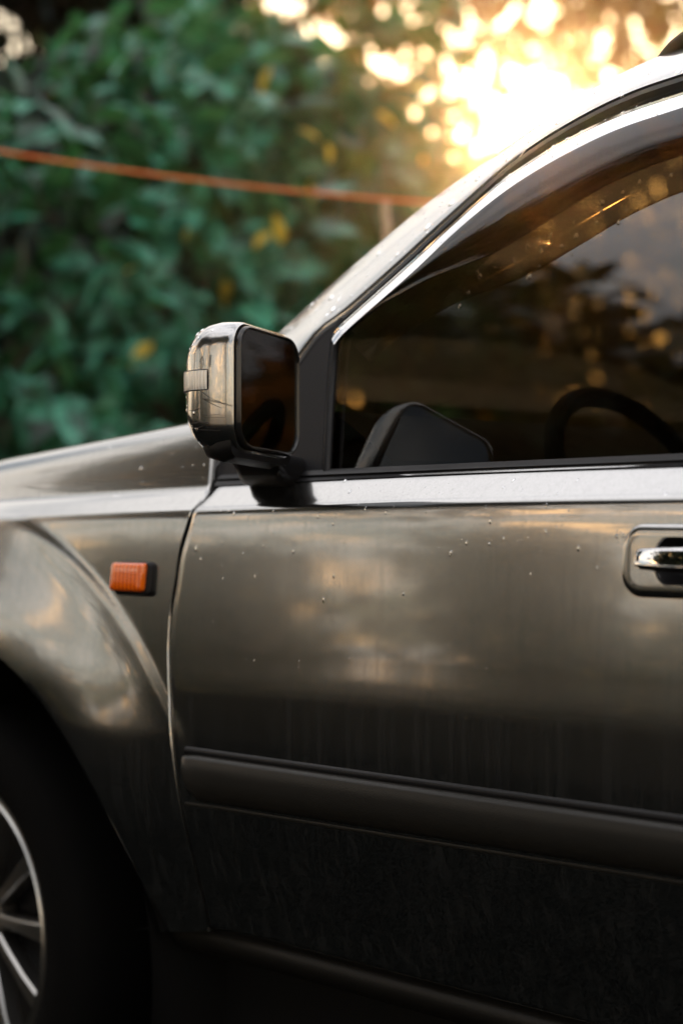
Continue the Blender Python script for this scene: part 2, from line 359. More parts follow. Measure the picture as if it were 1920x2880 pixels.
EDGE = [(0, .020), (0, .0055), (.0008, .0022), (.0022, .0006), (.0045, 0.)]
def door_mesh(name, xl, xr, zbot, hole=None, parent=None, holes2=None, front_roll=True):
    ts = [('z', zbot, .018), ('z', zbot, .006), ('z', zbot + .002, .002), ('z', zbot + .006, 0)]
    rows = []
    zlist = []
    nlow = 150
    rel = []
    top_rel = [-.05, -.042, -.034, -.027, -.021, -.016, -.012, -.008, -.005, -.0025, 0, .0012, .0025, .004, .006, .0085, .011, .014, .018, .022, .026, .030, .034, .038, .042]
    def zrow(i, X):
        c = creasez(X)
        if i < 4: return ts[i][1], ts[i][2]
        if i < 4 + nlow:
            k = (i - 3) / (nlow + 1); return zbot + .006 + (c - .05 - zbot - .006) * k, 0
        return c + top_rel[i - 4 - nlow], 0
    N = 4 + nlow + len(top_rel); cols = []
    for i in range(N):
        row = []
        zmid = zrow(i, .3)[0]
        x0 = xl(zmid); x1 = xr(zmid); nx = 110
        xs = [(x0 + a, b) for a, b in EDGE] + [(x0 + .0045 + (x1 - x0 - .009) * k / nx, 0) for k in range(1, nx)] + [(x1 - a, b) for a, b in EDGE[::-1]]
        for X, ins in xs:
            z, ib = zrow(i, X); row.append(Vector((X, side_y(X, z) + max(ins, ib), z)))
        rows.append(row)
    m = MB().rows(rows)
    if hole or holes2:
        f2 = []
        for f in m.f:
            c = sum((m.v[i] for i in f), Vector()) / 4
            if hole and hole(c): continue
            f2.append(f)
        m.f = f2
    return m.build(name, PAINT, parent, True, 50)

# handle geometry first (its recess is cut out of the door skin)
HC = Vector((.858, 0, .9675)); HW, HH = .118, .0395
def hole(c): return abs(c.x - HC.x) < HW - .012 and abs(c.z - HC.z) < HH - .010
front_door = door_mesh('front_door', gapx, reargap, ZBOT, hole, car)

# escutcheon with a dished cup
def handle_set(door, C0):
    hy = side_y(C0.x, C0.z)
    out = rrect(HW, HH, .026, 10)
    def ring(k, dy):  # shrink inwards by k metres
        o = rrect(HW - k, HH - k, max(.004, .026 - k), 10); return [Vector((C0.x + u, hy + dy + .07*v, C0.z + v)) for u, v in o]
    m = MB(); m.rows([ring(-.0006, .010), ring(-.0006, -.0015), ring(.0008, -.0042), ring(.003, -.0058), ring(.008, -.0064), ring(.0135, -.0064)], True)
    # plate face: stitch to cup openings with a grid
    cups = [(-.048, .0, .033, .032), (.048, .0, .033, .032)]
    plate = m.build('handle_plate', PAINT, door, True, 60)
    W2, H2 = HW - .0135, HH - .0135
    g = MB(); NX, NZ = 150, 44; rows = []; rows_c = []
    for j in range(NZ + 1):
        r = []
        for i in range(NX + 1):
            u = -W2 + 2*W2*i/NX; v = -H2 + 2*H2*j/NZ
            e = max(1 - (abs(u / .074)**3 + abs(v / .033)**3), 0)
            r.append(Vector((C0.x + u, hy - .0064 + .07*v + .030 * sstep(0, .75, e)**.8, C0.z + v)))
        rows.append(r)
    g.rows(rows)
    fpl = []; fcu = []
    for f in g.f:
        c = sum((g.v[i] for i in f), Vector()) / 4
        (fcu if c.y > hy - .0064 + .07*(c.z - C0.z) + .0012 else fpl).append(f)
    mob('handle_face', g.v, fpl, PAINT, door, True, 60)
    mob('handle_recess', g.v, fcu, BLACK, door, True, 60)
    # chrome grip: bowed bar
    rows = []; n = 40
    for i in range(n + 1):
        s = -1 + 2*i/n; u = s * .101
        bow = -.020 - .018 * (1 - s*s)
        hgt = .0115 * (1 - .16 * s*s) * (1 if abs(s) < .97 else .82); th = .0062 if abs(s) < .97 else .004
        sec = rrect(th, hgt, th * .55, 5)
        rows.append([Vector((C0.x + .014 + u, hy + bow + a + .30*b, C0.z + .0045 + b + .0008*s)) for a, b in sec])
    MB().rows(rows, True, True, True).build('door_handle', CHROME, door, True, 45)
    m = MB()
    for sgn in (-1, 1):
        m.tube([Vector((C0.x + .014 + sgn*.083, hy - .019, C0.z + .002)), Vector((C0.x + .014 + sgn*.081, hy + .002, C0.z + .002))], .0085, 12)
    rows = []
    for i in range(n + 1):                                         # black under-grip
        s = -1 + 2*i/n; u = s * .100; bow = -.0145 - .018 * (1 - s*s)
        sec = rrect(.0055, .0125 * (1 - .16*s*s), .005, 5); rows.append([Vector((C0.x + .014 + u, hy + bow + a, C0.z + .001 + b)) for a, b in sec])
    m.rows(rows, True, True, True); m.build('grip_backing', BLACK, door, True, 45)
handle_set(front_door, HC)

# body side moulding
def moulding(door, x0, x1, z0f, z1f):
    secs = [(0.0, .006), (.0, -.003), (.025, -.0105), (.10, -.0148), (.35, -.0165), (.55, -.0160), (.75, -.0125), (.90, -.0065), (1.0, -.001), (1.0, .006)]   # fraction down, outward
    rows = []; n = 120
    for i in range(n + 1):
        X = x0 + (x1 - x0) * i / n; e = min(X - x0, x1 - X)
        rnd = 1 - (1 - min(1, e / .022))**2 if e < .022 else 1
        sc = .25 + .75 * math.sqrt(max(0, rnd)) if e < .022 else 1
        zt = z0f(X); zb = z1f(X); r = []
        if e < .03:
            k = 1 - e / .03; zb = zb + (zt - zb) * .38 * k*k; zt = zt - .004 * k*k
        for f, o in secs:
            z = zt + (zb - zt) * f; r.append(Vector((X, side_y(X, z) + (o * sc if o < 0 else o), z)))
        rows.append(r)
    o = MB().rows(rows, False, True, True).build('side_moulding', MOULD, door, True, 60)
    # dark strip standing for the shadow gap above, and a pressed bead below
    b = MB(); path = []; path2 = []
    for i in range(81):
        X = x0 - .004 + (x1 - x0 + .008) * i / 80; z = z1f(X) - .006; path.append(Vector((X, side_y(X, z) + .0035, z)))
    b.tube(path, .0045, 8); b.build('pressed_bead', MOULD, door, True, 60)
    b = MB(); path = []
    for i in range(81):
        X = x0 + .004 + (x1 - x0 - .008) * i / 80; z = z0f(X) + .004; path.append(Vector((X, side_y(X, z) + .002, z)))
    b.tube(path, .0062, 8); b.build('moulding_shadow_strip', RUBBER, door, True, 60)
mz0 = lambda X: .684 + (X - .005) * .0075
mz1 = lambda X: .619 + (X - .026) * .0165
moulding(front_door, .006, 1.070, mz0, mz1)

# ---- fender: polar panel round the wheel + upper wall
def polar_panel(m, c, arch, outline, nr_=46):
    rows = []
    for X, z in outline:
        dx, dz = X - c.x, z - c.z; R = math.hypot(dx, dz); ux, uz = dx / R, dz / R
        a = min(arch, R * .97); row = []
        for k in range(nr_ + 4):
            if k < 4:
                r, ins = (a + .001, .045) if k == 0 else (a, .012) if k == 1 else (a + .002, .003) if k == 2 else (a + .006, 0)
            else: r, ins = a + .006 + (R - a - .006) * ((k - 3) / nr_), 0
            x, zz = c.x + ux*r, c.z + uz*r; row.append(Vector((x, side_y(x, zz) + ins, zz)))
        rows.append(row)
    m.rows(rows)
fm_ = MB(); GAPW = .0042
ol = []
for k in range(16): ol.append((-.155 + (gapx(.40) - GAPW + .155) * k / 15, .402 + .022 * k / 15))
for k in range(1, 110):
    z = .424 + (creasez(0) - .424) * k / 110; ol.append((gapx(z) - GAPW, z))
for k in range(120):
    X = gapx(creasez(0)) - GAPW + (-1.20 - gapx(creasez(0)) + GAPW) * k / 119; ol.append((X, creasez(X)))
for k in range(1, 30):
    z = creasez(-1.2) + (.62 - creasez(-1.2)) * k / 29; ol.append((-1.20, z))
polar_panel(fm_, AC, ARCH, ol)
# rolled edge along the door gap
fm_.rows([[Vector((gapx(z) - GAPW + dx, side_y(gapx(z) - GAPW, z) + dy, z)) for dx, dy in ((0, 0), (.0012, .0012), (.0016, .005), (.0016, .02))] for z in [.424 + (creasez(0) - .424) * k / 110 for k in range(111)]])
# shoulder ledge and upper wall, along X
xr_ = -.004
def fen_rows():
    rows = []
    lower = spline([at(0, 1416, .035), at(579, 1383, .035)], 2); up_ = [at(0, 1292, .09), at(526, 1188, .09)]
    s1 = (lower[1].z - lower[0].z) / (lower[1].x - lower[0].x); s2 = (up_[1].z - up_[0].z) / (up_[1].x - up_[0].x)
    n = 90
    for i in range(n + 1):
        q = i / n; r = []
        X0 = -1.20 + (gapx(1.02) - GAPW + 1.20) * q
        for k, d in enumerate((0, .0005, .004, .010, .020)):
            z = creasez(X0) + d; r.append(Vector((X0 + .004*k/4*q, side_y(X0, z), z)))
        Xl = X0 + (.002 if q > .99 else 0); zl = lower[0].z + s1 * (Xl - lower[0].x) - max(0, -.6 - Xl) * .04
        dro = .14 * max(0, -.55 - X0)**1.6
        for Yk, f in ((.030, 0), (.034, .03), (.037, .10), (.043, .30), (.051, .55), (.059, .76), (.068, .90), (.080, .965), (.098, 1.0), (.124, .995)):
            Xu = X0 - .02 * f * sstep(.9, 1, q); zu = up_[0].z + s2 * (Xu - up_[0].x) - dro
            yadd = .10 * sstep(-.75, -1.5, X0)**1.5
            r.append(Vector((Xu, Yk + yadd, zl + (zu - zl) * f + (0 if f else 0))))
        rows.append(r)
    last = rows[-1]
    rows.append([p + Vector((.0025, .004, 0)) for p in last]); rows.append([p + Vector((.003, .03, 0)) for p in last])
    return rows, s2, up_
frows, S2, UP_ = fen_rows()
fm_.rows(frows)
fender = fm_.build('front_fender', PAINT, car, True, 38)
# sill end of the fender / rocker
def rocker():
    m = MB(); rows = []
    for i in range(101):
        X = -.105 + (2.0 + .105) * i / 100
        r = []
        zb = .402 - .02 + (.04 if False else 0)
        for y, z in ((.075, .4235), (.052, .4215), (.041, .414), (.0405, .402), (.050, .388), (.075, .372), (.11, .36), (.16, .355)):
            zz = z - (.0 if X > -.03 else .012 * (X + .03) / -.17)
            r.append(Vector((X, y + .010, zz)))
        rows.append(r)
    m.rows(rows)
    return m.build('rocker_panel', ROCKER, car, True, 60)
rk = rocker()
# wheel-arch liner
def liner(c, name):
    m = MB(); rows = []
    for k in range(41):
        a = math.radians(-25 + 230 * k / 40); d = Vector((math.cos(a), 0, math.sin(a)))
        rows.append([c + d*(ARCH + .004) + Vector((0, .005, 0)), c + d*(ARCH - .012) + Vector((0, .02, 0)), c + d*(ARCH - .014) + Vector((0, .05, 0)), c + d*(ARCH + .01) + Vector((0, .2, 0)), c + d*(ARCH + .01) + Vector((0, .42, 0)), c + d*.05 + Vector((0, .43, 0))])
    m.rows(rows); return m.build(name, LINER, car)
liner(AC, 'wheel_arch_liner'); liner(RWC, 'wheel_arch_liner')

# wheel
def wheel(c, side=1):
    y0 = .012
    def rev(m, prf, n=96):
        rows = []
        for k in range(n):
            a = 2*math.pi*k/n; rows.append([c + Vector((r*math.cos(a), y0 + y, r*math.sin(a))) for r, y in prf])
        rows.append([p.copy() for p in rows[0]]); m.rows(rows)
    m = MB(); rev(m, [(.02, .13), (.055, .10), (.066, .06), (.066, .052), (.045, .046), (.0, .045)], 40)
    hub = m.build('front_wheel' if c is WC else 'rear_wheel', ALLOY, car, True, 40)
    m = MB(); rev(m, [(.236, .20), (.243, .10), (.250, .012), (.258, .004), (.275, -.004), (.305, -.006), (.332, .004), (.348, .02), (.355, .05), (.355, .18), (.34, .215), (.25, .22)]); m.build('tyre', TYRE, hub)
    m = MB(); rev(m, [(.205, .20), (.222, .10), (.226, .035), (.229, .017), (.233, .0125), (.236, .0155), (.2385, .020), (.2405, .0155), (.244, .0105), (.248, .0110), (.250, .016), (.252, .03)]); m.build('rim', ALLOY, hub, True, 30)
    m = MB(); rev(m, [(.20, .085), (.06, .09)]); m.build('brake_disc', BLACK, hub)
    N = 12; base = None
    for k in range(N):
        a = 2*math.pi*(k + .12)/N; u = Vector((math.cos(a), 0, math.sin(a))); v = Vector((-math.sin(a), 0, math.cos(a))); rows = []
        for r, w, yo in ((.05, .010, .050), (.10, .0105, .040), (.17, .0125, .028), (.229, .0165, .021)):
            o = c + u*r + Vector((0, y0 + yo, 0))
            rows.append([o + v*(-w) + Vector((0, .03, 0)), o + v*(-w) + Vector((0, .004, 0)), o + v*(-w*.72), o + v*(w*.72), o + v*w + Vector((0, .004, 0)), o + v*w + Vector((0, .03, 0))])
        MB().rows(rows, False, True, True).build('spoke', ALLOY, hub, True, 30)
    return hub
wheel(WC); wheel(RWC)

# side marker lamp
mk = Vector((-.121, 0, .925)); my = side_y(mk.x, mk.z)
def pillow(name, c, y, hw, hh, r, layers, m_, parent, skew=0):
    rows = []
    for k, dy in layers:
        rows.append([Vector((c.x + u + skew*v, side_y(c.x + u, c.z + v) - dy if y is None else y - dy, c.z + v)) for u, v in rrect(max(hw - k, .001), max(hh - k, .001), max(r - k, .001), 6)])
    return MB().rows(rows, True, False, True).build(name, m_, parent, True, 60)
base_ = pillow('side_marker_lamp', mk + Vector((.004, 0, -.0015)), None, .0425, .0245, .009, [(-.001, -.002), (0, .004), (.0015, .007), (.004, .008)], BLACK, car)
pillow('amber_lens', mk + Vector((-.001, 0, .0008)), None, .0375, .0208, .006, [(0, .004), (0, .011), (.001, .0145), (.003, .0160), (.008, .0168), (.014, .017)], AMBER, base_, .05)

# ---- greenhouse
outer_px = [(640,1075),(790,943),(900,842),(1030,728),(1212,576),(1355,475),(1480,387),(1600,306),(1700,245),(1765,210),(1840,176),(1920,146)]
gap2_px = [(628,1288),(760,1120),(840,1020),(900,940),(971,888),(1128,748),(1225,657),(1388,507),(1480,434),(1600,358),(1745,284),(1920,221)]
oc = [Vector((-.19, .118, 1.150))] + [on_glass(x, y, .058) for x, y in outer_px] + [Vector((.85, .262, 1.618)), Vector((1.4, .262, 1.640)), Vector((2.1, .27, 1.622)), Vector((2.75, .30, 1.565))]
gc = [Vector((-.045, .060, 1.062))] + [on_glass(x, y, .0) for x, y in gap2_px] + [Vector((.95, .219, 1.572)), Vector((1.4, .224, 1.590)), Vector((2.1, .23, 1.570)), Vector((2.72, .26, 1.50))]
NP = 150
# match both curves by X so that the cross-sections stand square to the pillar
ocs = spline(oc, NP); gcs = spline(gc, NP)
def by_x(curve, X):
    for a, b in zip(curve, curve[1:]):
        if a.x <= X <= b.x: return a.lerp(b, (X - a.x) / max(1e-9, b.x - a.x))
    return (curve[0] if X < curve[0].x else curve[-1]).copy()
def roof_pillar():
    m = MB(); rows = []
    for i in range(NP):
        g = gcs[i]; tang = (gcs[min(i+1, NP-1)] - gcs[max(i-1, 0)]).normalized()
        # the nearest station on the outer curve
        o = min(ocs, key=lambda p: abs((p - g).dot(tang)) + (0 if (p - g).length < .3 else 9))
        d = o - g; outw = tang.cross(d).normalized()
        if outw.y > 0: outw = -outw
        r = [g + Vector((0, .02, 0)) - outw*0, g + Vector((0, .002, 0)), g + d*.04 + outw*.005]
        for f in (.10, .22, .36, .50, .64, .76, .86, .93, .98): r.append(g + d*f + outw*(.006 + .003*math.sin(math.pi*f)))
        r.append(o + outw*.001); r.append(o + d*.03 - outw*.008); r.append(o + d*.02 + Vector((0, .03, .0)))
        rows.append(r)
    m.rows(rows); return m.build('roof_pillar', PAINT, car, True, 50)
pillar = roof_pillar()
# black door-gap channel behind the pillar edge
m = MB(); m.tube([p + Vector((.002, .006, -.006)) for p in gcs], .011, 8); m.build('door_opening_seal', RUBBER, car)

# rain visor: chrome strip and smoked lip
ch_up = [(945,938),(971,905),(1128,763),(1264,640),(1407,512),(1500,444),(1615,375),(1745,313),(1920,252)]
ch_lo = [(939,969),(978,925),(1154,770),(1270,660),(1381,566),(1480,497),(1600,428),(1740,362),(1920,301)]
vi_lo = [(940,967),(990,920),(1085,850),(1200,785),(1300,745),(1401,702),(1550,611),(1713,514),(1920,433)]
NV = 90
cu = spline([on_glass(x, y, -.004) for x, y in ch_up] + [Vector((.95, .204, 1.556))], NV)
cl = spline([on_glass(x, y, -.030) for x, y in ch_lo] + [Vector((.95, .176, 1.530))], NV)
vl = spline([on_glass(x, y, -.028) for x, y in vi_lo] + [Vector((.95, .142, 1.462))], NV)
rows = []
for i in range(NV):
    a, b = cu[i], cl[i]; d = b - a; o = Vector((0, -1, .25)).normalized(); w = d.length
    rows.append([a + Vector((0, .014, 0)), a + d*.02, a + d*.15 + o*w*.08, a + d*.34 + o*w*.13, a + d*.40 + o*w*.08, a + d*.46 + o*w*.13, a + d*.66 + o*w*.12, a + d*.86 + o*w*.06, b])
visor = MB().rows(rows, False, True, True).build('visor_trim', CHROME, front_door, True, 60)
visor.name = 'rain_visor_trim'
rows = []
for i in range(NV):
    a, b = cl[i], vl[i]; d = b - a; o = Vector((0, -1, .3)).normalized(); w = d.length
    rows.append([a + d*f + o*w*.07*math.sin(math.pi*min(1, f))**.9 for f in (0, .05, .12, .22, .35, .5, .65, .8, .92, 1.0)] + [b + Vector((0, .003, -.0006))])
MB().rows(rows).outward().build('rain_visor', SMOKE, front_door, True, 70)

# side glass (front door)
belt = lambda X: 1.066 + (X - .19) * .0135
rows = []
for i in range(70):
    X = .02 + (1.06 - .02) * i / 69; zt = by_x(gcs, X).z - .004; zb = belt(X) - .02
    rows.append([Vector((X, gy(zb + (zt - zb)*k/24) + .010, zb + (zt - zb)*k/24)) for k in range(25)])
m = MB().rows(rows).outward(); win = m.build('door_window', GLASS, front_door, True, 80)
# sail panel (mirror base)
sail_px = [(612,1378),(628,1288),(690,1205),(760,1120),(840,1020),(900,945),(966,893),(950,930),(938,966),(930,1060),(922,1180),(915,1330)]
def on_sail(px, py):
    Y = .1
    for _ in range(16):
        p = at(px, py, Y); Y = .052 + (p.z - 1.06) * .30
    return p
sp_ = [on_sail(x, y) for x, y in sail_px]
bm = bmesh.new(); vs_ = [bm.verts.new(p + Vector((0, -.006, 0))) for p in sp_]; f = bm.faces.new(vs_)
bmesh.ops.triangulate(bm, faces=bm.faces[:])
ext = bmesh.ops.extrude_face_region(bm, geom=bm.faces[:]); bmesh.ops.translate(bm, vec=(0, .012, 0), verts=[v for v in ext['geom'] if isinstance(v, bmesh.types.BMVert)])
bmesh.ops.recalc_face_normals(bm, faces=bm.faces[:])
sail = bob('mirror_sail', bm, SAIL, front_door, False); bevel(sail, .002, 2)
# window run channel beside the sail
m = MB(); m.tube(spline([on_glass(x, y, -.001) for x, y in [(962,898),(944,966),(934,1070),(926,1180),(919,1335)]], 24), .006, 8); m.build('window_channel', RUBBER, front_door)
# belt seal
rows = []
for i in range(90):
    X = .004 + (1.055 - .004) * i / 89; zt = belt(X) + .010; c = creasez(X)
    t0 = max(0, 1 - X / .05)
    rows.append([Vector((X, y, z)) for y, z in ((.066, zt - .004), (.058, zt + .0004), (.052, zt + .001), (.046, zt - .003), (.0425, zt - .0065), (.044, zt - .009), (.040, zt - .012), (.0365, c + .034), (.040, c + .028), (.05, c + .026))])
MB().rows(rows, False, True, True).build('belt_seal', RUBBER, front_door, True, 35)

# ---- door mirror
MA = math.radians(19)
MN = Vector((math.cos(MA), math.sin(MA), 0)); ME = Vector((math.sin(MA), -math.cos(MA), 0)); MK = Vector((0, 0, 1))
MC = at(752, 1102, -.08)
def sec(d, hw, hh, r, cu_=0, cv=0, n=9, tilt=.10):
    return [MC - MN*(d*.95) + ME*(cu_ + u) + MK*(cv + v + tilt*u*.5) for u, v in rrect(hw, hh, r, n)]
rows = [sec(.02, .076, .074, .028), sec(.008, .079, .0765, .030), sec(.003, .0815, .0785, .031), sec(.005, .0835, .0805, .032), sec(.012, .0845, .0815, .033), sec(.030, .086, .0825, .034), sec(.050, .085, .081, .036, -.001), sec(.068, .081, .076, .037, -.003),
        sec(.083, .073, .067, .037, -.006, .001), sec(.094, .062, .056, .035, -.010, .003), sec(.101, .048, .043, .03, -.014, .004), sec(.105, .030, .026, .02, -.017, .005), sec(.1065, .010, .009, .008, -.018, .005)]
mirror = MB().rows(rows, True, False, True).build('side_mirror', PAINT, car, True, 60)
# dark bezel and glass
bz = [sec(.013, .0800, .0765, .030, -.002), sec(.002, .0800, .0765, .030, -.002), sec(-.0035, .0795, .076, .030, -.002), sec(-.0050, .0780, .0745, .029, -.002), sec(-.0045, .0768, .0733, .028, -.002), sec(-.001, .0762, .0727, .0275, -.002), sec(.006, .0760, .0725, .0275, -.002)]
MB().rows(bz, True).build('bezel', GLOSSBLACK, mirror, True, 60)
MB().rows([sec(-.001, .0762, .0727, .0275, -.002), sec(-.0012, .04, .035, .012, -.002), sec(-.0012, .002, .002, .0015, -.002)], True, False, True).build('mirror_glass', MIRRORG, mirror, True, 60)
# repeater lens wrapped on the front outer corner
# (lies on the cap: pick cap verts in a window of the outer side and lift them)
lens_rows = []
for i in range(13):
    d = .038 + (.092 - .038) * i / 12
    # outer profile of the cap at this depth
    ds = [.030, .0475, .0646, .0789, .0893, .096]; eo = [.086, .084, .078, .067, .052, .034]
    fo = pchip(ds, eo)(d) + .0018
    dd = pchip(ds, eo)
    lens_rows.append([MC - MN*(d + (.002 if i > 9 else 0)) + ME*(fo - (.0006 if k in (0, 6) else 0)) + MK*(.0110 + (k - 3) / 3 * .0118) for k in range(7)])
lr = lens_rows
inner_in = [[p - ME*.012 for p in r] for r in lens_rows]
m = MB(); m.rows(lr)
m.rows([inner_in[0], lr[0]]); m.rows([lr[-1], inner_in[-1]]); m.rows([[r[0] for r in inner_in], [r[0] for r in lr]]); m.rows([[r[-1] for r in lr], [r[-1] for r in inner_in]])
m.build('turn_repeater', CLEARL, mirror, True, 40)
m = MB(); loop = [p - ME*.0020 for p in lr[0]] + [r[-1] - ME*.0020 for r in lr[1:]] + [p - ME*.002 for p in lr[-1][::-1]][1:] + [r[0] - ME*.0020 for r in lr[::-1]][1:]
m.tube(loop, .0016, 6); m.build('repeater_gasket', RUBBER, mirror)
# foot joining the housing to the sail
f0 = [MC - MN*.055 + ME*(-.035) + MK*(-.078), MC - MN*.055 + ME*(-.075) + MK*(-.085), Vector((.125, .02, 1.078)), Vector((.12, .062, 1.072))]
rows = []
for p, hx, hz in zip(f0, (.042, .045, .05, .055), (.014, .019, .021, .022)):
    rows.append([p + Vector((u, 0, v)) for u, v in rrect(hx, hz, hz * .8, 6)])
# the first section lies flat inside the housing
rows[0] = [f0[0] + Vector((u, -v*.6, .006 + .2*v)) for u, v in rrect(.045, .03, .02, 6)]
MB().rows(rows, True, True, True).build('mirror_foot', BLACK, mirror, True, 60)
# lower housing shell (dark), under the painted cap
rows = [sec(.010, .080, .018, .016, -.002, -.070), sec(.03, .080, .020, .017, -.002, -.074), sec(.06, .070, .018, .016, -.008, -.070), sec(.085, .05, .012, .011, -.014, -.058)]
MB().rows(rows, True, True, True).build('lower_housing', BLACK, mirror, True, 60)

# ---- rest of the body (seen from a step aside, and in reflections)
def hood():
    m = MB(); rows = []
    for i in range(41):
        X0 = -1.25 + (-.10 + 1.25) * i / 40; r = []
        ze = UP_[0].z + S2 * (X0 - UP_[0].x) - .14 * max(0, -.55 - X0)**1.6 - .002
        yadd = .10 * sstep(-.75, -1.5, X0)**1.5
        for k in range(41):
            q = k / 40; y = .131 + yadd + (W - .262 - 2*yadd) * q; cr = math.sin(math.pi*q)**.6
            r.append(Vector((X0 + .06 * (1 - cr) * 0 - .05*(1-cr)*0, y, ze + .028 * cr - .035 * sstep(-1.1, -1.25, X0))))
        rows.append(r)
    m.rows(rows); return m.build('hood', PAINT, car, True, 60)
hood()
# windscreen, roof
rowsw = []
for i in range(21):
    q = i / 20; X = -.12 + (.50 + .12) * q; e = by_x(ocs, X); r = []
    for k in range(31):
        s = k / 30; y = e.y + .004 + (W - 2*e.y - .008) * s; b = 1 - (2*s - 1)**2
        r.append(Vector((X - .10 * b * (1 - q*.6), y, e.z + .012*b)))
    rowsw.append(r)
MB().rows(rowsw).outward(Vector((-1,0,1))).build('windscreen', SCREEN, car, True, 80)
rowsr = []
for i in range(41):
    q = i / 40; X = .47 + (2.74 - .47) * q; e = by_x(ocs, X); r = []
    for k in range(31):
        s = k / 30; y = e.y + .004 + (W - 2*e.y - .008) * s; b = 1 - (2*s - 1)**4
        r.append(Vector((X - (.06 * b if i == 0 else 0), y, e.z - .003 + .035*b)))
    rowsr.append(r)
MB().rows(rowsr).build('roof', PAINT, car, True, 60)
# roof rail
rail = [ray(1780, 205, 2.35), ray(1835, 166, 2.33), ray(1920, 112, 2.30)]
rl = spline([Vector((.575, .30, 1.592)), Vector((.62, .30, 1.622)), Vector((.72, .30, 1.642)), Vector((1.2, .30, 1.680)), Vector((1.9, .30, 1.68)), Vector((2.3, .30, 1.655)), Vector((2.38, .30, 1.60))], 60)
rows = [[p + Vector((0, u, v)) for u, v in rrect(.014, .012, .009, 5)] for p in rl]
MB().rows(rows, True, True, True).build('roof_rail', BLACK, car, True, 60)
# rear door, quarter, tail
rdl = lambda z: reargap(z) + .0045
def rarch(z):
    d = z - RWC.z; R = .60
    return min(1.955, RWC.x - math.sqrt(max(0, R*R - d*d))) if abs(d) < R else 1.955
rarc = pchip([.40, .5, .6, .7, .8, .85, .9, .95, 1.1], [1.43, 1.45, 1.49, 1.55, 1.64, 1.71, 1.80, 1.90, 1.955])
rear_door = door_mesh('rear_door', rdl, rarc, ZBOT, None, car)
moulding(rear_door, 1.105, 1.48, mz0, mz1)
handle_set(rear_door, Vector((1.74, 0, .985)))
m = MB(); ol = []
for k in range(60):
    z = .40 + (creasez(1.9) - .40) * k / 59; ol.append((rarc(z) + .0045, z))
for k in range(1, 60):
    X = rarc(1.05) + (2.95 - rarc(1.05)) * k / 59; ol.append((X, creasez(X)))
for k in range(1, 30):
    z = creasez(2.95) + (.45 - creasez(2.95)) * k / 29; ol.append((2.95, z))
polar_panel(m, RWC, ARCH, ol, 30)
rows = []
for i in range(40):
    X = 1.957 + (2.95 - 1.957) * i / 39; c = creasez(X); rows.append([Vector((X, side_y(X, c + t), c + t)) for t in (0, .01, .02, .03, .04)])
m.rows(rows); quarter = m.build('rear_quarter', PAINT, car, True, 50)
# rear side glass and B/C pillars
rows = []
for i in range(50):
    X = 1.05 + (2.70 - 1.05) * i / 49; zt = by_x(gcs, X).z - .002; zb = creasez(X) + .02
    rows.append([Vector((X, gy(zb + (zt - zb)*k/16) + .010 + (.04*sstep(2.3, 2.9, X)), zb + (zt - zb)*k/16)) for k in range(17)])
MB().rows(rows).outward().build('rear_side_window', GLASS, car, True, 80)
for X0, X1 in ((1.02, 1.11), (1.90, 1.98)):
    rows = []
    for i in range(4):
        X = X0 + (X1 - X0) * i / 3; zt = by_x(gcs, X).z; zb = creasez(X) + .02
        rows.append([Vector((X, gy(zb + (zt - zb)*k/12) + .002, zb + (zt - zb)*k/12)) for k in range(13)])
    MB().rows(rows).build('window_pillar', SAIL, car)
# nose and tail
def nose(name, x_edge, sgn, zs, mat_, bulge):
    rows = []
    for z, sh in zs:
        r = []
        for k in range(41):
            s = k / 40; y = .10 + (W - .20) * s; b = (1 - abs(2*s - 1)**3)
            r.append(Vector((x_edge + sgn * (bulge * b + sh), y, z)))
        rows.append(r)
    return MB().rows(rows).build(name, mat_, car, True, 60)
nose('front_bumper', -1.20, -1, [(.28, .02), (.34, .06), (.45, .09), (.58, .09), (.66, .06), (.70, .02)], PAINT, .16)
nose('grille', -1.20, -1, [(.70, .03), (.80, .04), (.90, .02), (.97, .0)], BLACK, .14)
nose('tailgate', 2.95, 1, [(.45, .04), (.6, .06), (.8, .05), (1.05, .03), (1.3, -.06), (1.57, -.20)], PAINT, .06)
for sg in (0, 1):                                                   # headlamps at the nose corners
    rows = []
    for i in range(13):
        q = i / 12; y = .085 + .36*q; X = -1.19 - .17 * math.sin(q*math.pi*.5)
        rows.append([Vector((X + dx, y if sg == 0 else W - y, z)) for dx, z in ((.05, .955 - .01*q), (.012, .945 - .01*q), (-.006, .90), (-.010, .84), (-.004, .77 + .02*q), (.05, .755 + .02*q))])
    hl = MB().rows(rows, False, True, True).build('headlight', SCREEN, car, True, 50)
    MB().rows([[p + Vector((.03, 0, 0)) for p in r] for r in rows]).build('reflector', CHROME, hl, True, 50)
